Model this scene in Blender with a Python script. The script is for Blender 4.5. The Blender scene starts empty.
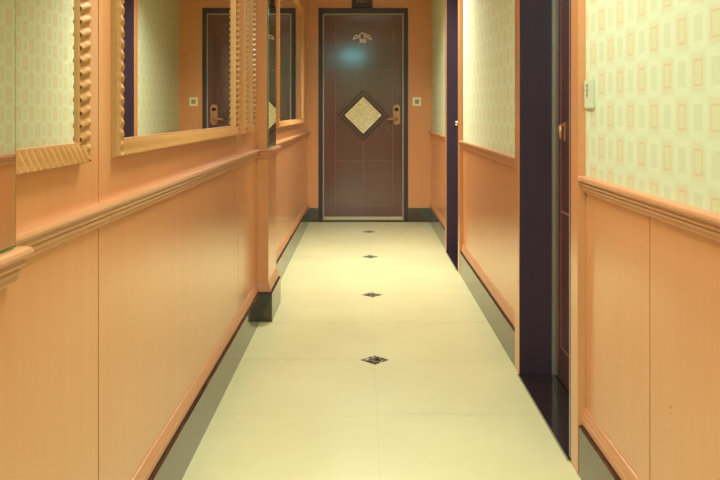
import bpy, bmesh, math
from mathutils import Vector

S = bpy.context.scene
COL = S.collection
PI = math.pi

# ------------------------------------------------------------------ camera, world, exposure
cam_data = bpy.data.cameras.new('camera')
cam = bpy.data.objects.new('camera', cam_data)
COL.objects.link(cam)
cam.location = (0, 0, 1.1)
cam.rotation_euler = (PI / 2, 0, 0)
cam_data.sensor_width = 36.0
cam_data.lens = 768 * 36.0 / 720
cam_data.shift_x = -4 / 720
cam_data.shift_y = -128 / 720
cam_data.clip_start = 0.05
S.camera = cam

world = bpy.data.worlds.new('world')
world.use_nodes = True
world.node_tree.nodes['Background'].inputs[0].default_value = (0.02, 0.018, 0.015, 1)
S.world = world

S.view_settings.view_transform = 'Standard'
S.view_settings.look = 'None'
S.view_settings.gamma = 1.0
S.view_settings.use_curve_mapping = False
S.view_settings.exposure = 0.12
S.cycles.max_bounces = 14
S.cycles.diffuse_bounces = 6
S.cycles.glossy_bounces = 6

WARM = (0.985, 1.0, 0.89)
COOL = (0.22, 0.95, 1.0)
# ceiling lamps: x, y, watts, colour, half width, beam spread
LAMPS = [(0.05, 0.30, 13, WARM, 0.28, 150), (0.05, 2.05, 22, WARM, 0.28, 165), (0.05, 5.45, 40, WARM, 0.28, 138), (-0.26, -1.75, 50, COOL, 0.27, 180)]

# ------------------------------------------------------------------ materials
def srgb(r, g, b):
    f = lambda c: c / 12.92 if c <= 0.04045 else ((c + 0.055) / 1.055) ** 2.4
    return (f(r / 255), f(g / 255), f(b / 255), 1)

class NT:
    def __init__(s, name):
        s.m = bpy.data.materials.new(name)
        s.m.use_nodes = True
        s.t = s.m.node_tree
        s.b = s.t.nodes['Principled BSDF']
    def n(s, kind, **kw):
        o = s.t.nodes.new(kind)
        for k, v in kw.items():
            setattr(o, k, v)
        return o
    def link(s, a, b):
        s.t.links.new(a, b)
    def math(s, op, a, b=None, clamp=False):
        o = s.n('ShaderNodeMath', operation=op, use_clamp=clamp)
        for i, v in enumerate((a, b)):
            if v is None: continue
            if isinstance(v, (int, float)): o.inputs[i].default_value = v
            else: s.link(v, o.inputs[i])
        return o.outputs[0]
    def mix(s, fac, a, b):
        o = s.n('ShaderNodeMix', data_type='RGBA')
        for sock, v in ((o.inputs[0], fac), (o.inputs[6], a), (o.inputs[7], b)):
            if isinstance(v, (int, float)): sock.default_value = v
            elif isinstance(v, tuple): sock.default_value = v
            else: s.link(v, sock)
        return o.outputs[2]
    def coords(s, scale=(1, 1, 1)):
        tc = s.n('ShaderNodeTexCoord')
        mp = s.n('ShaderNodeMapping')
        mp.inputs['Scale'].default_value = scale
        s.link(tc.outputs['Object'], mp.inputs['Vector'])
        return mp.outputs[0]
    def noise(s, scale=(1, 1, 1), freq=1.0, detail=4, rough=0.55):
        o = s.n('ShaderNodeTexNoise')
        o.inputs['Scale'].default_value = freq
        o.inputs['Detail'].default_value = detail
        o.inputs['Roughness'].default_value = rough
        s.link(s.coords(scale), o.inputs['Vector'])
        return o.outputs[0]
    def ramp(s, fac, lo, hi):
        o = s.n('ShaderNodeMapRange')
        o.inputs[1].default_value = lo
        o.inputs[2].default_value = hi
        s.link(fac, o.inputs[0])
        return o.outputs[0]
    def bump(s, h, strength=0.1, dist=0.002):
        o = s.n('ShaderNodeBump')
        o.inputs['Strength'].default_value = strength
        o.inputs['Distance'].default_value = dist
        s.link(h, o.inputs['Height'])
        s.link(o.outputs[0], s.b.inputs['Normal'])
    def set(s, **kw):
        for k, v in kw.items():
            k = k.replace('_', ' ')
            if isinstance(v, (int, float, tuple)): s.b.inputs[k].default_value = v
            else: s.link(v, s.b.inputs[k])
        return s

def simple(name, col, rough=0.5, metal=0.0, coat=0.0, vary=0.06):
    t = NT(name)
    n = t.noise((1, 1, 1), 30)
    dark = tuple(c * (1 - vary) for c in col[:3]) + (1,)
    lite = tuple(min(1, c * (1 + vary)) for c in col[:3]) + (1,)
    t.set(Base_Color=t.mix(n, dark, lite), Roughness=rough, Metallic=metal, Coat_Weight=coat, Coat_Roughness=0.08)
    return t.m

def wood(name, a, b, rough=0.3, coat=0.25, axis=2, spec=0.5, cr=0.16):
    t = NT(name)
    sc = [14, 14, 14]; sc[axis] = 0.9
    n1 = t.noise(tuple(sc), 1.6, 5)
    sc2 = [160, 160, 160]; sc2[axis] = 4
    n2 = t.noise(tuple(sc2), 1.0, 3)
    big = t.noise((1, 1, 1), 1.3, 2)
    f = t.math('ADD', t.math('MULTIPLY', n1, 0.3), t.math('MULTIPLY', n2, 0.1))
    f = t.math('ADD', f, t.math('MULTIPLY', big, 0.5))
    f = t.ramp(f, 0.32, 0.68)
    t.set(Base_Color=t.mix(f, a, b), Roughness=rough, Coat_Weight=coat, Coat_Roughness=cr)
    t.b.inputs['Specular IOR Level'].default_value = spec
    t.bump(n2, 0.02, 0.001)
    return t.m

W_A, W_B = srgb(208, 143, 94), srgb(218, 157, 105)
M = {}
M['wood'] = wood('honey_wood', W_A, W_B, 0.3, 0.6)
M['wood_h'] = wood('honey_wood_moulding', srgb(196, 136, 94), srgb(210, 150, 106), 0.34, 0.2, axis=1)
M['wood_x'] = wood('honey_wood_moulding_across', srgb(196, 136, 94), srgb(210, 150, 106), 0.34, 0.2, axis=0)
M['rope'] = simple('gilt_wood_frame', srgb(202, 150, 96), 0.46, 0, 0.0)
M['dark'] = wood('dark_frame_paint', srgb(56, 40, 54), srgb(66, 48, 62), 0.38, 0.1)
M['door'] = wood('mahogany_door', srgb(86, 40, 38), srgb(98, 48, 46), 0.42, 1.0, cr=0.115)
M['gap_shade'] = simple('painted_gap_shade', srgb(38, 20, 20), 0.6)  # dark colour standing in for shade along the diamond moulding
M['door'].node_tree.nodes['Principled BSDF'].inputs['Coat IOR'].default_value = 1.58
M['groove'] = simple('pale_groove', srgb(150, 100, 88), 0.5)
M['steel'] = simple('brushed_steel', srgb(168, 158, 140), 0.4, 0.6)
M['sweep'] = simple('pale_metal', srgb(196, 190, 158), 0.4, 0.2)
M['silver'] = simple('polished_silver', srgb(230, 226, 220), 0.12, 1.0)
M['brass'] = simple('brass', srgb(186, 140, 98), 0.35, 0.35)
M['black_glass'] = simple('black_window', srgb(40, 26, 24), 0.15)
M['emblem'] = simple('pale_emblem', srgb(252, 252, 246), 0.42, 0.25)
M['plate'] = simple('ivory_plastic', srgb(236, 230, 196), 0.4)
M['button'] = simple('olive_button', srgb(160, 154, 110), 0.4)
M['keypad'] = simple('pale_plastic', srgb(204, 214, 184), 0.45)
M['key'] = simple('grey_key', srgb(158, 166, 136), 0.4)
M['ceil'] = simple('ceiling_paint', srgb(232, 222, 190), 0.8)
M['white'] = simple('white_trim', srgb(236, 230, 214), 0.5)
M['sign'] = simple('dark_sign', srgb(62, 44, 54), 0.4)
M['signtext'] = simple('sign_letters', srgb(150, 136, 124), 0.5)
M['hole'] = simple('nail_hole', srgb(60, 36, 20), 0.9)
M['edge'] = simple('green_glass_edge', srgb(104, 134, 72), 0.15, 0.3)

t = NT('mirror_glass'); t.set(Base_Color=(0.88, 0.89, 0.80, 1), Metallic=1.0, Roughness=t.math('MULTIPLY', t.noise((1,1,1), 8), 0.02)); M['mirror'] = t.m

# black granite: polished
t = NT('black_granite')
v = t.noise((1, 1, 1), 90, 3)
sp = t.ramp(v, 0.62, 0.75)
t.set(Base_Color=t.mix(sp, srgb(42, 30, 32), srgb(76, 64, 60)), Roughness=0.07, IOR=1.95, Specular_Tint=(1, 0.86, 0.72, 1))
M['granite'] = t.m

# tan textured panel in the door diamond
t = NT('woven_glass')
v = t.noise((30, 30, 130), 1.0, 3)
t.set(Base_Color=t.mix(t.ramp(v, 0.35, 0.65), srgb(206, 196, 146), srgb(242, 234, 190)), Roughness=0.5)
t.bump(v, 0.3, 0.003)
M['weave'] = t.m

# marble diamond inlay
t = NT('inlay_marble')
v = t.noise((1, 1, 1), 40, 4)
crack = t.noise((1, 1, 1), 14, 2)
cr = t.math('LESS_THAN', t.math('ABSOLUTE', t.math('SUBTRACT', crack, 0.5)), 0.012)
base = t.mix(t.ramp(v, 0.38, 0.66), srgb(52, 44, 40), srgb(112, 102, 90))
t.set(Base_Color=t.mix(cr, base, srgb(200, 194, 170)), Roughness=0.4, Specular_IOR_Level=0.0)
M['inlay'] = t.m

# cream polished floor tiles, 60.7 cm joints
TY, TX, T0, TC = 0.6075, 0.6075, 3.406, 0.047
t = NT('cream_tiles')
tc = t.n('ShaderNodeTexCoord'); sx = t.n('ShaderNodeSeparateXYZ'); t.link(tc.outputs['Object'], sx.inputs[0])
def joint(sock, off, per, w):
    f = t.math('FRACT', t.math('ADD', t.math('DIVIDE', t.math('SUBTRACT', sock, off), per), 100.5))
    return t.math('LESS_THAN', t.math('ABSOLUTE', t.math('SUBTRACT', f, 0.5)), w / per)
jx = joint(sx.outputs[0], TC, TX, 0.0008); jy = joint(sx.outputs[1], T0, TY, 0.0012)
j = t.math('MAXIMUM', jx, jy)
nearj = joint(sx.outputs[1], T0, TY, 0.03)
dirt = t.math('MULTIPLY', nearj, t.ramp(t.noise((3, 9, 1), 2.0, 5, 0.7), 0.5, 0.75))
cloud = t.noise((1, 1, 1), 2.2, 5, 0.6)
base = t.mix(t.ramp(cloud, 0.3, 0.7), srgb(211, 206, 158), srgb(220, 216, 169))
base = t.mix(t.math('MULTIPLY', dirt, 0.28), base, srgb(150, 130, 90))
base = t.mix(t.math('MULTIPLY', j, 0.3), base, srgb(150, 136, 96))
t.set(Base_Color=base, Roughness=t.math('ADD', t.math('MULTIPLY', cloud, 0.08), 0.3))
t.b.inputs['Specular IOR Level'].default_value = 0.35
M['tiles'] = t.m

# wallpaper of small outlined rectangles (u along y, v up)
def wallpaper_mat():
    t = NT('wallpaper')
    tc = t.n('ShaderNodeTexCoord'); sx = t.n('ShaderNodeSeparateXYZ'); t.link(tc.outputs['Object'], sx.inputs[0])
    PU, PV = 0.0785, 0.0905
    u = t.math('ADD', t.math('DIVIDE', t.math('SUBTRACT', sx.outputs[1], 1.6235), PU), 100.5)
    v = t.math('ADD', t.math('DIVIDE', t.math('SUBTRACT', sx.outputs[2], 1.27), PV), 100.5)
    par = t.math('FLOORED_MODULO', t.math('ADD', t.math('FLOOR', u), t.math('FLOOR', v)), 2.0)
    du = t.math('MULTIPLY', t.math('ABSOLUTE', t.math('SUBTRACT', t.math('FRACT', u), 0.5)), PU)
    dv = t.math('MULTIPLY', t.math('ABSOLUTE', t.math('SUBTRACT', t.math('FRACT', v), 0.5)), PV)
    def box(hw, hh, soft):
        q = t.math('MAXIMUM', t.math('SUBTRACT', du, hw), t.math('SUBTRACT', dv, hh))
        m = t.n('ShaderNodeMapRange'); m.inputs[1].default_value = soft; m.inputs[2].default_value = -soft
        t.link(q, m.inputs[0]); return m.outputs[0]
    inner = box(0.0165, 0.0235, 0.0015); outer = box(0.0200, 0.0272, 0.0015); halo = box(0.033, 0.041, 0.004)
    ring = t.math('SUBTRACT', outer, inner)
    fleck = t.noise((60, 60, 60), 1.0, 3)
    bg = t.mix(fleck, srgb(206, 218, 182), srgb(217, 228, 193))
    # even cells: warm outlined rectangle in a pinkish halo; odd cells: grey-green filled rectangle on a paler ground
    a = t.mix(t.math('MULTIPLY', halo, 0.35), bg, srgb(208, 196, 154))
    a = t.mix(t.math('MULTIPLY', inner, 0.75), a, srgb(210, 214, 170))
    a = t.mix(t.math('MULTIPLY', ring, 0.5), a, srgb(212, 160, 118))
    b = t.mix(t.math('MULTIPLY', halo, 0.4), bg, srgb(214, 228, 194))
    b = t.mix(t.math('MULTIPLY', outer, 0.30), b, srgb(188, 192, 150))
    t.set(Base_Color=t.mix(par, a, b), Roughness=0.62)
    t.bump(fleck, 0.15, 0.001)
    return t.m
M['paper'] = wallpaper_mat()

def emit(name, col, strength):
    t = NT(name)
    n = t.noise((1, 1, 1), 5)
    t.set(Base_Color=(0.9, 0.9, 0.9, 1), Emission_Color=t.mix(n, col + (1,), tuple(c * 0.96 for c in col) + (1,)), Emission_Strength=strength)
    return t.m
M['glow_warm'] = emit('warm_diffuser', WARM, 1.5)
M['glow_cool'] = emit('cool_diffuser', COOL, 6.0)

# ------------------------------------------------------------------ mesh helpers
def wloc(o):
    v = Vector((0, 0, 0))
    while o:
        v += o.location; o = o.parent
    return v

class MB:
    """Collects shapes in world coordinates; build() links them as ONE mesh object."""
    def __init__(s):
        s.v, s.f = [], []
    def add(s, vs, fs):
        o = len(s.v); s.v += [tuple(p) for p in vs]; s.f += [tuple(i + o for i in f) for f in fs]; return s
    def box(s, x0, x1, y0, y1, z0, z1):
        vs = [(x, y, z) for x in (x0, x1) for y in (y0, y1) for z in (z0, z1)]
        return s.add(vs, [(0, 1, 3, 2), (4, 6, 7, 5), (0, 4, 5, 1), (2, 3, 7, 6), (0, 2, 6, 4), (1, 5, 7, 3)])
    def prism(s, poly, axis, a, b):
        """poly of 2D points extruded along axis from a to b."""
        def p(q, w):
            return {'x': (w, q[0], q[1]), 'y': (q[0], w, q[1]), 'z': (q[0], q[1], w)}[axis]
        n = len(poly)
        vs = [p(q, a) for q in poly] + [p(q, b) for q in poly]
        return s.add(vs, [tuple(range(n)), tuple(range(2 * n - 1, n - 1, -1))] + [(i, i + n, (i + 1) % n + n, (i + 1) % n) for i in range(n)])
    def sweep(s, path, prof):
        """profile (offset to the right of travel, z) along an XY path with mitred corners."""
        P = [Vector(p) for p in path]; n = len(P); k = len(prof); rows = []
        for i in range(n):
            ds = []
            if i > 0: ds.append((P[i] - P[i - 1]).normalized())
            if i < n - 1: ds.append((P[i + 1] - P[i]).normalized())
            ns = [Vector((d.y, -d.x)) for d in ds]
            m = ns[0] if len(ns) == 1 else (ns[0] + ns[1]) / (1 + ns[0].dot(ns[1]))
            rows.append([(P[i].x + m.x * o, P[i].y + m.y * o, z) for o, z in prof])
        vs = [p for r in rows for p in r]
        fs = [(i * k + j, i * k + (j + 1) % k, (i + 1) * k + (j + 1) % k, (i + 1) * k + j) for i in range(n - 1) for j in range(k)]
        fs += [tuple(range(k)), tuple(reversed(range((n - 1) * k, n * k)))]
        return s.add(vs, fs)
    def tube(s, pts, r, seg=8):
        P = [Vector(p) for p in pts]; n = len(P); vs = []
        for i in range(n):
            d = (P[min(i + 1, n - 1)] - P[max(i - 1, 0)]).normalized()
            a = d.cross(Vector((0, 0, 1)))
            if a.length < 1e-3: a = d.cross(Vector((1, 0, 0)))
            a.normalize(); b = d.cross(a)
            rr = r[i] if isinstance(r, (list, tuple)) else r
            vs += [P[i] + a * rr * math.cos(2 * PI * q / seg) + b * rr * math.sin(2 * PI * q / seg) for q in range(seg)]
        fs = [(i * seg + j, i * seg + (j + 1) % seg, (i + 1) * seg + (j + 1) % seg, (i + 1) * seg + j) for i in range(n - 1) for j in range(seg)]
        fs += [tuple(range(seg)), tuple(reversed(range((n - 1) * seg, n * seg)))]
        return s.add(vs, fs)
    def build(s, name, mat, parent=None, bevel=0.0, smooth=False, label=None):
        off = wloc(parent) if parent else Vector((0, 0, 0))
        me = bpy.data.meshes.new(name)
        me.from_pydata([tuple(Vector(p) - off) for p in s.v], [], s.f)
        bm = bmesh.new(); bm.from_mesh(me)
        bmesh.ops.recalc_face_normals(bm, faces=bm.faces)
        if bevel:
            bmesh.ops.bevel(bm, geom=list(bm.edges), offset=bevel, segments=2, affect='EDGES', clamp_overlap=True)
        bm.to_mesh(me); bm.free()
        if smooth:
            for p in me.polygons: p.use_smooth = True
        me.materials.append(M[mat])
        o = bpy.data.objects.new(name, me); COL.objects.link(o)
        if parent: o.parent = parent
        if label: o['label'] = label
        return o

def empty(name, loc, label=None, cat=None, group=None, kind=None):
    o = bpy.data.objects.new(name, None); COL.objects.link(o); o.location = loc
    o.empty_display_size = 0.1
    return tag(o, label, cat, group, kind)
def tag(o, label=None, cat=None, group=None, kind=None):
    for k, v in (('label', label), ('category', cat), ('group', group), ('kind', kind)):
        if v: o[k] = v
    return o
def copy_tree(o, loc=None, parent=None):
    c = o.copy(); COL.objects.link(c)
    if parent: c.parent = parent
    if loc is not None: c.location = loc
    for ch in list(o.children): copy_tree(ch, None, c)
    return c
def struct(o, label, cat):
    return tag(o, label, cat, kind='structure')

def text_mesh(body, size, x, z, y, depth, bold=0.0):
    """raised digits facing -Y, centred on x, z, front towards the camera; returns MB"""
    cu = bpy.data.curves.new('digits', 'FONT')
    cu.body = body; cu.size = size; cu.align_x = 'CENTER'; cu.align_y = 'CENTER'; cu.extrude = depth / 2; cu.offset = bold
    ob = bpy.data.objects.new('digits', cu); COL.objects.link(ob)
    dg = bpy.context.evaluated_depsgraph_get(); dg.update()
    me = bpy.data.meshes.new_from_object(ob.evaluated_get(dg))
    mb = MB()
    mb.add([(x + p.co.x, y - p.co.z, z + p.co.y) for p in me.vertices], [tuple(p.vertices) for p in me.polygons])
    bpy.data.objects.remove(ob); bpy.data.curves.remove(cu); bpy.data.meshes.remove(me)
    return mb

# ------------------------------------------------------------------ dimensions of the corridor
XL, XR = -0.567, 0.672          # panel faces left and right
Y0, YE = -2.6, 7.68             # back and end
ZC, CR = 2.40, 0.905            # ceiling, chair rail top
PIL = [(0.62, 1.085), (4.047, 4.42)]   # pilasters on the left wall
PX = -0.504                            # pilaster front
D_NEAR = (2.42, 3.21); D_FAR = (5.30, 6.05)   # door openings in the right wall
CW = 0.093                             # casing width
DH = 2.10

# ------------------------------------------------------------------ large structure
floor = struct(MB().box(-0.75, 0.95, Y0 - 0.1, 7.9, -0.12, 0.0).build('floor', 'tiles'),
               'polished cream tiled corridor floor with small dark diamonds along its middle', 'floor')
struct(MB().box(-0.75, 0.95, Y0 - 0.1, 7.9, ZC, ZC + 0.1).build('ceiling', 'ceil'), 'plain cream corridor ceiling above the mirrors', 'ceiling')
for k in range(4):
    yy = T0 + 1.215 * k
    h = 0.063
    MB().add([(TC - h, yy, 0.0006), (TC, yy - h, 0.0006), (TC + h, yy, 0.0006), (TC, yy + h, 0.0006),
              (TC - h, yy, -0.01), (TC, yy - h, -0.01), (TC + h, yy, -0.01), (TC, yy + h, -0.01)],
             [(0, 1, 2, 3), (7, 6, 5, 4), (0, 4, 5, 1), (1, 5, 6, 2), (2, 6, 7, 3), (3, 7, 4, 0)]).build(
        'diamond_inlay', 'inlay', floor, label='small dark marble diamond inlay')

# left wall: core, boards with joints between them
wl = struct(MB().box(-0.70, -0.575, Y0, YE + 0.04, 0, ZC).build('wall_left', 'wood'), 'left wall clad in honey coloured wood boards under hanging mirrors', 'wall')
G = 0.0024
def boards(parent, x0, x1, ys, z0, z1):
    for a, b in zip(ys[:-1], ys[1:]):
        MB().box(x0, x1, a + G, b - G, z0, z1).build('wood_panel', 'wood', parent, bevel=0.001)
for (a, b, seams) in ((Y0, 0.62, [-1.2]), (1.085, 4.047, [1.64, 3.46]), (4.42, YE, [])):
    ys = [a] + seams + [b]
    boards(wl, -0.575, XL, ys, 0.16, 0.88)
    boards(wl, -0.575, XL, ys, 0.88, ZC)

LEFT = [(XL, Y0)]
for a, b in PIL: LEFT += [(XL, a), (PX, a), (PX, b), (XL, b)]
LEFT += [(XL, YE)]
SK = 0.152
SKIRT = [(-0.004, 0), (0.022, 0), (0.022, SK - 0.004), (0.018, SK), (-0.004, SK)]
BASE = [(-0.004, SK + 0.0005), (0.010, SK + 0.0005), (0.012, SK + 0.004), (0.012, SK + 0.022), (0.009, SK + 0.026), (0.009, SK + 0.034),
        (0.006, SK + 0.040), (0.004, SK + 0.050), (-0.004, SK + 0.052)]
RAIL = [(-0.004, 0.857), (0.008, 0.857), (0.010, 0.860), (0.010, 0.866), (0.013, 0.869), (0.014, 0.874), (0.012, 0.877), (0.017, 0.879),
        (0.019, 0.884), (0.017, 0.888), (0.020, 0.890), (0.025, 0.894), (0.027, 0.899), (0.025, 0.904), (0.020, 0.907), (-0.004, 0.907)]
struct(MB().sweep(LEFT, SKIRT).build('baseboard_left', 'granite'), 'polished black granite skirting along the foot of the left wall', 'skirting')
b = struct(MB().sweep(LEFT, RAIL).build('trim_1', 'wood_h'), 'stepped wooden chair rail running along the left wall and around its pilasters', 'chair rail')
struct(MB().sweep(LEFT, BASE).build('trim_2', 'wood_h'), 'low wooden moulding just above the left black skirting', 'moulding')

PLAB = ['wood pilaster at the near left edge with a mirror strip above the rail', 'narrow wood pilaster projecting from the left wall between the mirrors']
for i, (a, b) in enumerate(PIL):
    p = struct(MB().box(-0.575, PX, a, b, 0.0, 0.88).build('trim_%d' % (3 + i), 'wood', bevel=0.0015), PLAB[i], 'pilaster')
    MB().box(-0.575, PX + (0.005 if i == 0 else -0.006), a, b + (0.006 if i == 0 else 0), 0.88, ZC).build('upper_shaft', 'wood', p, bevel=0.0015)

# right wall
wr = MB()
SEG = [(Y0, D_NEAR[0]), (D_NEAR[1], D_FAR[0]), (D_FAR[1], YE + 0.04)]
for a, b in SEG: wr.box(0.680, 0.88, a, b, 0, ZC)
for a, b in (D_NEAR, D_FAR): wr.box(0.680, 0.88, a, b, DH, ZC)
wr = struct(wr.build('wall_right', 'wood'), 'right wall with wood boards below the rail and patterned wallpaper above', 'wall')
RUNS = [(Y0, D_NEAR[0] - CW, [0.4, 1.806]), (D_NEAR[1] + CW, D_FAR[0] - CW, []), (D_FAR[1] + CW, YE, [])]
first = None
for a, b, seams in RUNS:
    boards(wr, XR, 0.680, [a] + seams + [b], 0.16, 0.88)
    MB().box(XR, 0.680, a, b, 0.88, ZC).build('wallpaper', 'paper', wr, label='pale yellow green wallpaper of small outlined rectangles')
for yy, zz, r in ((1.683, 0.453, 0.0022), (1.679, 0.441, 0.0015), (1.676, 0.405, 0.0014)):
    MB().tube([(XR - 0.0004, yy, zz), (XR + 0.004, yy, zz)], r).build('nail_hole', 'hole', wr, label='small dark nail hole')
sk, ra, ba = MB(), MB(), MB()
for a, b, s_ in RUNS:
    path = [(XR, b), (XR, a)]
    sk.sweep(path, SKIRT); ra.sweep(path, RAIL); ba.sweep(path, BASE)
struct(sk.build('baseboard_right', 'granite'), 'polished black granite skirting along the foot of the right wall', 'skirting')
struct(ra.build('trim_5', 'wood_h'), 'stepped wooden chair rail under the wallpaper on the right wall', 'chair rail')
struct(ba.build('trim_6', 'wood_h'), 'low wooden moulding just above the right black skirting', 'moulding')

# end wall and back wall
FX0, FX1, FZ = -0.455, 0.440, 2.14      # outer size of the end door frame
we = struct(MB().box(-0.70, 0.88, YE + 0.05, YE + 0.2, 0, ZC).build('wall_end', 'wood'), 'wood clad wall at the far end of the corridor around the numbered door', 'wall')
MB().box(-0.575, FX0, YE, YE + 0.05, 0.14, ZC).build('wood_panel', 'wood', we, bevel=0.001)
MB().box(FX1, 0.680, YE, YE + 0.05, 0.14, ZC).build('wood_panel', 'wood', we, bevel=0.001)
MB().box(FX0, FX1, YE, YE + 0.05, FZ, ZC).build('wood_panel', 'wood', we, bevel=0.001)
be = MB()
be.box(-0.575, FX0, YE - 0.006, YE + 0.05, 0, 0.14).box(FX1, 0.680, YE - 0.006, YE + 0.05, 0, 0.14)
struct(be.build('baseboard_end', 'granite', bevel=0.001), 'black granite skirting either side of the far numbered door', 'skirting')
struct(MB().prism([(YE, 2.206), (YE - 0.012, 2.206), (YE - 0.016, 2.215), (YE - 0.03, 2.235), (YE - 0.034, 2.25), (YE, 2.25)], 'x', XL, XR).build('trim_7', 'wood_x'),
       'narrow wooden cornice across the far wall above the numbered door', 'moulding')
struct(MB().box(-0.70, 0.88, Y0 - 0.1, Y0, 0, ZC).build('wall_back', 'wood'), 'plain wood wall closing the corridor behind the camera', 'wall')

# ------------------------------------------------------------------ end door
def ex(px): return (px - 364) / 100.0
def ez(py): return 1.1 - (py - 112) / 100.0
YF = YE - 0.008                       # frame front
d1 = empty('door_1', (-0.008, YE, 0), 'dark brown door numbered 305 with a pale diamond panel at the corridor end', 'door', None, 'structure')
fr = MB().box(FX0, -0.412, YF, YE + 0.05, 0, FZ).box(0.397, FX1, YF, YE + 0.05, 0, FZ).box(-0.412, 0.397, YF, YE + 0.05, 2.085, FZ)
fr.build('door_frame', 'dark', d1, bevel=0.002, label='dark purple brown door frame')
st = MB().box(-0.412, -0.398, YF + 0.004, YE + 0.05, 0, 2.085).box(0.384, 0.397, YF + 0.004, YE + 0.05, 0, 2.085).box(-0.398, 0.384, YF + 0.004, YE + 0.05, 2.071, 2.085)
st.build('edge_strip', 'steel', d1, bevel=0.001, label='pale metal strip edging the door opening')
LF = YE + 0.014                       # leaf front
leaf = MB().box(-0.396, 0.382, LF, YE + 0.048, 0.052, 2.069).build('door_leaf', 'door', d1, bevel=0.002)
g = 0.0035
gx0, gx1, gxc = ex(335.6), ex(392.7), ex(363.5)
gz = [ez(206), ez(161), ez(70), ez(25)]
def groove(x0, x1, z0, z1):
    MB().box(x0, x1, LF - 0.0012, LF + 0.002, z0, z1).build('groove_line', 'groove', leaf)
groove(gx0 - g, gx0, gz[0], gz[3]); groove(gx1, gx1 + g, gz[0], gz[3])
for z in gz: groove(gx0, gx1, z - g / 2, z + g / 2)
groove(gxc - g / 2, gxc + g / 2, gz[0], ez(141)); groove(gxc - g / 2, gxc + g / 2, ez(89.5), gz[2])
# diamond
cx, cz = ex(363.2), ez(115.2)
def diamond_ring(ro, ri, y0, y1):
    o = [(cx - ro, cz), (cx, cz - ro), (cx + ro, cz), (cx, cz + ro)]; i_ = [(cx - ri, cz), (cx, cz - ri), (cx + ri, cz), (cx, cz + ri)]
    vs = [(x, y0, z) for x, z in o] + [(x, y0, z) for x, z in i_] + [(x, y1, z) for x, z in o] + [(x, y1, z) for x, z in i_]
    fs = []
    for k in range(4):
        n = (k + 1) % 4
        fs += [(k, n, 4 + n, 4 + k), (8 + k, 12 + k, 12 + n, 8 + n), (k, 8 + k, 8 + n, n), (4 + k, 4 + n, 12 + n, 12 + k)]
    return vs, fs
MB().add(*diamond_ring(0.241, 0.207, LF - 0.012, LF + 0.004)).build('diamond_frame', 'door', leaf, bevel=0.0015, label='raised dark diamond moulding')
MB().add(*diamond_ring(0.254, 0.2405, LF - 0.0016, LF + 0.002)).add(*diamond_ring(0.2075, 0.187, LF - 0.0046, LF + 0.002)).build('moulding_shade', 'gap_shade', leaf)  # flat dark rings, shadow lines painted on both sides of the moulding
MB().prism([(cx - 0.188, cz), (cx, cz - 0.188), (cx + 0.188, cz), (cx, cz + 0.188)], 'y', LF - 0.003, LF + 0.004).build('diamond_panel', 'weave', leaf, label='pale textured diamond panel')
# lotus emblem with the number
def em(pts): return [(ex(348 + a / 24), LF - 0.002, ez(26 + b_ / 24)) for a, b_ in pts]
e = MB()
for pts in ([(262, 235), (300, 188), (342, 150), (386, 188), (412, 235)], [(262, 235), (280, 270), (312, 288)], [(412, 235), (400, 270), (378, 280)],
            [(122, 326), (150, 276), (178, 238), (212, 216), (242, 238), (236, 272), (205, 296), (165, 300), (150, 276)],
            [(425, 252), (460, 228), (500, 222), (528, 262), (575, 318)], [(446, 262), (490, 292), (575, 318)], [(440, 172), (428, 206)]):
    e.tube(em(pts), 0.0055, 6)
e.build('emblem', 'emblem', leaf, label='pale curling emblem above the number')
text_mesh('305', 0.052, ex(362.7), ez(41), LF - 0.001, 0.004, 0.0012).build('number', 'emblem', leaf, label='pale raised digits 305')
# lock
def lock(parent, x, y, z, sign=-1):
    pl = MB()
    n = 10; w, h = 0.034, 0.103
    poly = [(x + w * math.cos(a), z + h - w + 0.02 * 0 + w * math.sin(a)) for a in [PI * k / n for k in range(n + 1)]] + \
           [(x + w * math.cos(a), z - h + w + w * math.sin(a)) for a in [PI + PI * k / n for k in range(n + 1)]]
    pl.prism(poly, 'y', y - 0.016, y)
    o = pl.build('lock_plate', 'brass', parent, bevel=0.003, label='brass lock plate with rounded ends')
    MB().box(x - 0.020, x + 0.020, y - 0.0185, y - 0.014, z + 0.035, z + 0.068).build('card_window', 'black_glass', o, bevel=0.002, label='small black card reader window')
    MB().tube([(x, y - 0.012, z - 0.04), (x, y - 0.05, z - 0.04), (x - 0.012, y - 0.058, z - 0.04), (x - 0.06, y - 0.058, z - 0.043), (x - 0.10, y - 0.056, z - 0.048)],
              [0.012, 0.011, 0.0115, 0.0105, 0.009], 10).build('handle', 'brass', o, smooth=True, label='brass lever handle')
lock(leaf, ex(396.6), LF, ez(114.7))
MB().box(-0.398, 0.384, LF - 0.012, YE + 0.048, 0.018, 0.052).build('door_sweep', 'sweep', leaf, bevel=0.002, label='pale metal strip along the door foot')
MB().box(-0.412, 0.397, YF, YE + 0.05, 0, 0.012).build('threshold', 'granite', d1)

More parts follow.
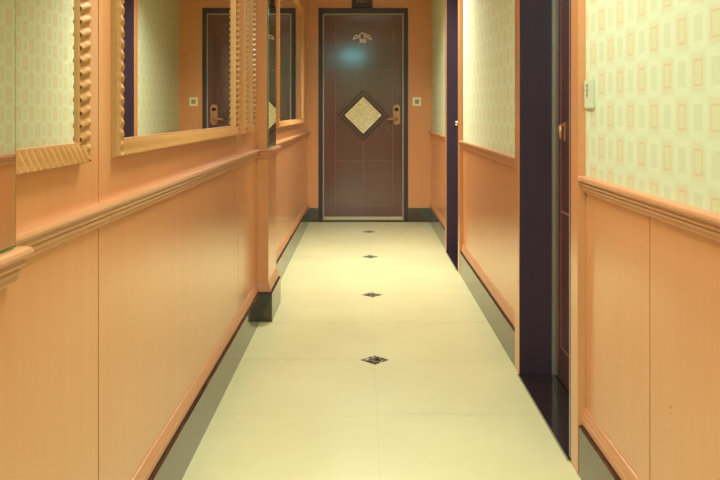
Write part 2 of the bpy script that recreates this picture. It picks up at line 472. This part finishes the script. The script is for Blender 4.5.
# ------------------------------------------------------------------ right-hand doors
def side_door(name, y0, y1, label):
    d = empty(name, (0.67, (y0 + y1) / 2, 0), label, 'door', None, 'structure')
    XF, XD = 0.650, 0.795
    MB().box(XF, 0.84, y1 - 0.004, y1 + 0.0, 0, DH).build('door_jamb', 'dark', d, label='dark reveal on the far side of the doorway')
    MB().box(XF, 0.84, y0, y0 + 0.004, 0, DH).build('door_jamb', 'dark', d, label='dark reveal on the near side of the doorway')
    MB().box(XF, 0.84, y0 + 0.004, y1 - 0.004, DH - 0.004, DH).build('door_head', 'dark', d)
    MB().box(XF - 0.001, 0.69, y0 - 0.012, y0, 0, DH).build('door_stop', 'dark', d)
    MB().box(XF - 0.001, 0.66, y0, y0 + 0.010, 0.008, DH).build('edge_strip', 'steel', d)
    for a, b in ((y0 - CW, y0 - 0.012), (y1, y1 + CW)):
        MB().box(XF - 0.002, 0.690, a, b, 0, DH + CW).build('casing', 'wood', d, bevel=0.003, label='honey wood upright beside the doorway')
    MB().box(XF - 0.002, 0.690, y0, y1, DH, DH + CW).build('casing', 'wood_h', d, bevel=0.003, label='honey wood board above the doorway')
    MB().box(XF - 0.006, 0.84, y0 + 0.004, y1 - 0.004, 0.0, 0.008).build('threshold', 'granite', d, bevel=0.001, label='polished black stone threshold')
    MB().box(XF - 0.010, XF - 0.006, y0, y1, 0.0, 0.007).build('threshold_edge', 'steel', d, label='thin metal edge of the threshold')
    lf = MB().box(XD, 0.84, y0 + 0.008, y1 - 0.02, 0.012, DH - 0.006).build('door_leaf', 'door', d, bevel=0.002)
    for z0, z1 in ((0.15, 0.70), (0.70, 1.55), (1.55, 2.0)):
        ya, yb = y0 + 0.12, y1 - 0.11
        mb = MB()
        for (p, q, r, s_) in ((ya, ya + 0.004, z0, z1), (yb - 0.004, yb, z0, z1), (ya, yb, z0, z0 + 0.004), (ya, yb, z1 - 0.004, z1)):
            mb.box(XD - 0.0012, XD + 0.002, p, q, r, s_)
        mb.build('groove_line', 'groove', lf)
    MB().box(XD - 0.012, 0.84, y1 - 0.02, y1 - 0.005, 0.008, DH - 0.006).build('edge_strip', 'steel', d, bevel=0.001, label='pale metal strip edging the door leaf')
    return d, lf, XD
d2, lf2, XD = side_door('door_2', D_NEAR[0], D_NEAR[1], 'recessed brown door with dark reveal in the near right wall')
h = MB().box(XD - 0.004, XD, 3.030, 3.050, 0.985, 1.06).build('lock_plate', 'brass', lf2, bevel=0.0015, label='small brass lock plate')
MB().tube([(XD - 0.002, 3.04, 1.045), (XD - 0.016, 3.04, 1.045), (XD - 0.020, 3.035, 1.040), (XD - 0.020, 3.02, 0.995)], [0.008, 0.007, 0.008, 0.005], 10).build('handle', 'brass', h, smooth=True)
d3, lf3, XD = side_door('door_3', D_FAR[0], D_FAR[1], 'far recessed right doorway showing only its dark reveal and a silver knob')
h = MB().box(XD - 0.008, XD, 5.84, 5.90, 0.96, 1.06).build('lock_plate', 'silver', lf3, bevel=0.003)
MB().tube([(XD - 0.004, 5.87, 1.015), (XD - 0.06, 5.87, 1.015), (XD - 0.066, 5.87, 1.015), (XD - 0.082, 5.87, 1.015), (XD - 0.096, 5.87, 1.015), (XD - 0.102, 5.87, 1.015)],
          [0.010, 0.010, 0.019, 0.022, 0.018, 0.008], 14).build('handle', 'silver', h, smooth=True, label='round silver door knob')

# ------------------------------------------------------------------ mirrors
def rope_bar(mb, p0, p1, inward, out, w, hgt, flip=1):
    """twisted half-round moulding from p0 to p1; w along inward, hgt along out; 45 degree mitres."""
    p0, p1 = Vector(p0), Vector(p1); inward = Vector(inward); out = Vector(out)
    L = (p1 - p0).length; d = (p1 - p0) / L
    PITCH = 0.0255; per = 10; na = 9
    n = max(2, int(L / PITCH * per)); vs = []
    Q = [0.0, 0.02, 0.10, 0.22, 0.36, 0.52, 0.68, 0.84, 1.0]
    H = [0.0, 0.70, 0.92, 1.0, 0.95, 0.85, 0.74, 0.62, 0.50]     # highest near the outer edge, falling inwards to the lip
    for i in range(n + 1):
        for k in range(na):
            q = Q[k]
            s0, s1 = q * w, L - q * w          # mitre
            s_ = s0 + (s1 - s0) * i / n
            ph = PI * (s_ / PITCH + flip * 0.18 * math.sin(PI * (q - 0.5)))
            rdg = abs(math.cos(ph)) ** 2.8
            amp = min(1.0, max(0.0, (q - 0.02) / 0.22))
            m = 1 - 0.85 * amp * (1 - rdg)
            qq = q
            vs.append(p0 + d * s_ + inward * (w * qq) + out * (hgt * H[k] * m))
    fs = [(i * na + k, i * na + k + 1, (i + 1) * na + k + 1, (i + 1) * na + k) for i in range(n) for k in range(na - 1)]
    mb.add(vs, fs)

def make_mirror(y0, y1, z0, z1, label, recess=0.0, tilt=0.0):
    x = XL
    root = empty('wall_mirror', (x, (y0 + y1) / 2, z0), label, 'mirror', 'gilt framed mirrors on the left wall')
    fw, th = 0.043, 0.009
    f = MB()
    f.box(x, x + th, y0, y0 + fw, z0, z1).box(x, x + th, y1 - fw, y1, z0, z1)
    f.box(x, x + th, y0 + fw, y1 - fw, z0, z0 + fw).box(x, x + th, y0 + fw, y1 - fw, z1 - fw, z1)
    fo = f.build('frame', 'rope', root)
    l = MB()                                   # plain inner lip
    a, b_, c, e_ = y0 + 0.039, y1 - 0.039, z0 + 0.039, z1 - 0.039
    l.box(x + th, x + th + 0.005, a, a + 0.004, c, e_).box(x + th, x + th + 0.005, b_ - 0.004, b_, c, e_)
    l.box(x + th, x + th + 0.005, a + 0.004, b_ - 0.004, c, c + 0.004).box(x + th, x + th + 0.005, a + 0.004, b_ - 0.004, e_ - 0.004, e_)
    l.build('inner_lip', 'rope', fo)
    r = MB(); i0 = 0.003; X = x + th; w, hg = 0.037, 0.017; o = (1, 0, 0)
    rope_bar(r, (X, y0 + i0, z0 + i0), (X, y1 - i0, z0 + i0), (0, 0, 1), o, w, hg)
    rope_bar(r, (X, y0 + i0, z1 - i0), (X, y1 - i0, z1 - i0), (0, 0, -1), o, w, hg)
    rope_bar(r, (X, y0 + i0, z0 + i0), (X, y0 + i0, z1 - i0), (0, 1, 0), o, w, hg)
    rope_bar(r, (X, y1 - i0, z0 + i0), (X, y1 - i0, z1 - i0), (0, -1, 0), o, w, hg)
    r.build('twisted_moulding', 'rope', fo, smooth=True)
    ga, gb, gx, dx = y0 + fw, y1 - fw, x + (0.006 if tilt else 0.0085 - recess), tilt * (y1 - y0 - 2 * fw) / 2
    MB().prism([(x + 0.0004, ga), (gx + dx, ga), (gx - dx, gb), (x + 0.0004, gb)], 'z', z0 + fw, z1 - fw).build('mirror_glass', 'mirror', root)
    return root
MZ0, MZ1 = 0.997, 2.033
m1 = make_mirror(1.100, 1.536, MZ0, MZ1, 'narrow framed mirror at the near left edge reflecting wallpaper')
m2 = make_mirror(1.722, 3.364, MZ0, MZ1, 'large framed mirror on the left wall reflecting the far door and dark doorway', 0.0, 0.005)
m3 = make_mirror(3.56, 3.872, MZ0, MZ1, 'narrow framed mirror just before the wood pilaster, beside the large mirror', 0.006)
m4 = make_mirror(4.95, 7.11, MZ0, MZ1, 'framed mirror beyond the pilaster, last on the left before the far door', 0.0, 0.005)

def strip_mirror(a, b, e_, x, foot, label):
    z0, z1 = CR + 0.004, 2.2
    root = empty('pilaster_mirror', (PX, (a + b) / 2, z0), label, 'mirror', 'frameless mirror strips on the pilasters')
    T = 0.005
    MB().box(x, x + T, a + e_, b - e_, z0 + foot, z1 - 0.02).build('mirror_glass', 'mirror', root)
    MB().box(x, x + T - 0.0006, a, a + e_, z0, z1).box(x, x + T - 0.0006, b - e_, b, z0, z1).box(x, x + T - 0.0006, a + e_, b - e_, z0, z0 + foot).box(x, x + T - 0.0006, a + e_, b - e_, z1 - 0.02, z1).build(
        'glass_edge', 'edge', root, label='greenish bevelled glass edge')
strip_mirror(PIL[0][0] + 0.006, PIL[0][1] + 0.0055, 0.003, PX + 0.0055, 0.003, 'frameless mirror strip on the pilaster at the very left edge')
strip_mirror(PIL[1][0] + 0.004, PIL[1][1] - 0.006, 0.022, PX - 0.0055, 0.026, 'frameless mirror strip with green glass edge on the far pilaster')

# ------------------------------------------------------------------ switches and sign
sw = empty('light_switch', (ex(416.8), YE, ez(106)), 'small square ivory light switch on the wood wall beside the numbered door', 'light switch')
MB().box(ex(412.6), ex(421), YE - 0.009, YE, ez(106), ez(97.3)).build('switch_plate', 'plate', sw, bevel=0.002)
MB().box(ex(414.7), ex(418.9), YE - 0.013, YE - 0.008, ez(103.8), ez(99.5)).build('button', 'button', sw, bevel=0.001, label='olive green push button')

kp = empty('wall_switch', (XR, 2.28, 1.11), 'white three-button switch plate on the wallpaper beside the near doorway', 'light switch')
MB().box(XR - 0.006, XR, 2.232, 2.322, 1.110, 1.196).build('switch_plate', 'keypad', kp, bevel=0.002)
for k in range(3):
    z = 1.146 + k * 0.014
    MB().box(XR - 0.008, XR - 0.005, 2.283, 2.303, z, z + 0.010).build('button', 'key', kp, bevel=0.001)
MB().tube([(XR - 0.006, 2.262, 1.1065), (XR - 0.009, 2.262, 1.1065)], 0.004).build('screw', 'steel', kp)

sg = empty('door_number_sign', (ex(362), YE, 2.142), 'dark number plate reading 305 above the far door', 'sign')
MB().box(ex(352), ex(372.3), YE - 0.045, YE, 2.142, 2.285).build('plate', 'sign', sg, bevel=0.003)
text_mesh('305', 0.078, ex(361.5), 2.213, YE - 0.046, 0.003).build('number', 'signtext', sg, label='pale digits 305')

# ------------------------------------------------------------------ ceiling lamps (out of frame, they light the corridor)
def lamp(x, y, watts, col, w, spr, label):
    root = empty('ceiling_light', (x, y, ZC), label, 'ceiling light', 'square ceiling lights of the corridor')
    f = MB()
    for (a, b_, c, e_) in ((-w, w, -w, -w + 0.02), (-w, w, w - 0.02, w), (-w, -w + 0.02, -w + 0.02, w - 0.02), (w - 0.02, w, -w + 0.02, w - 0.02)):
        f.box(x + a, x + b_, y + c, y + e_, ZC - 0.03, ZC)
    f.build('frame', 'white', root)
    MB().box(x - w + 0.02, x + w - 0.02, y - w + 0.02, y + w - 0.02, ZC - 0.02, ZC - 0.001).build('diffuser', 'glow_cool' if col is COOL else 'glow_warm', root)
    l = bpy.data.lights.new('lamp_light', 'AREA'); l.shape = 'SQUARE'; l.size = 2 * w - 0.05; l.energy = watts; l.spread = math.radians(spr); l.color = col
    o = bpy.data.objects.new('lamp_light', l); COL.objects.link(o); o.parent = root; o.location = (0, 0, -0.035)
LL = ['square warm ceiling light nearest the camera', 'square warm ceiling light over the large mirror', 'square warm ceiling light over the far pilaster', 'cool white ceiling light behind the camera']
for (x, y, w_, c, hw, spr), lb in zip(LAMPS, LL): lamp(x, y, w_, c, hw, spr, lb)
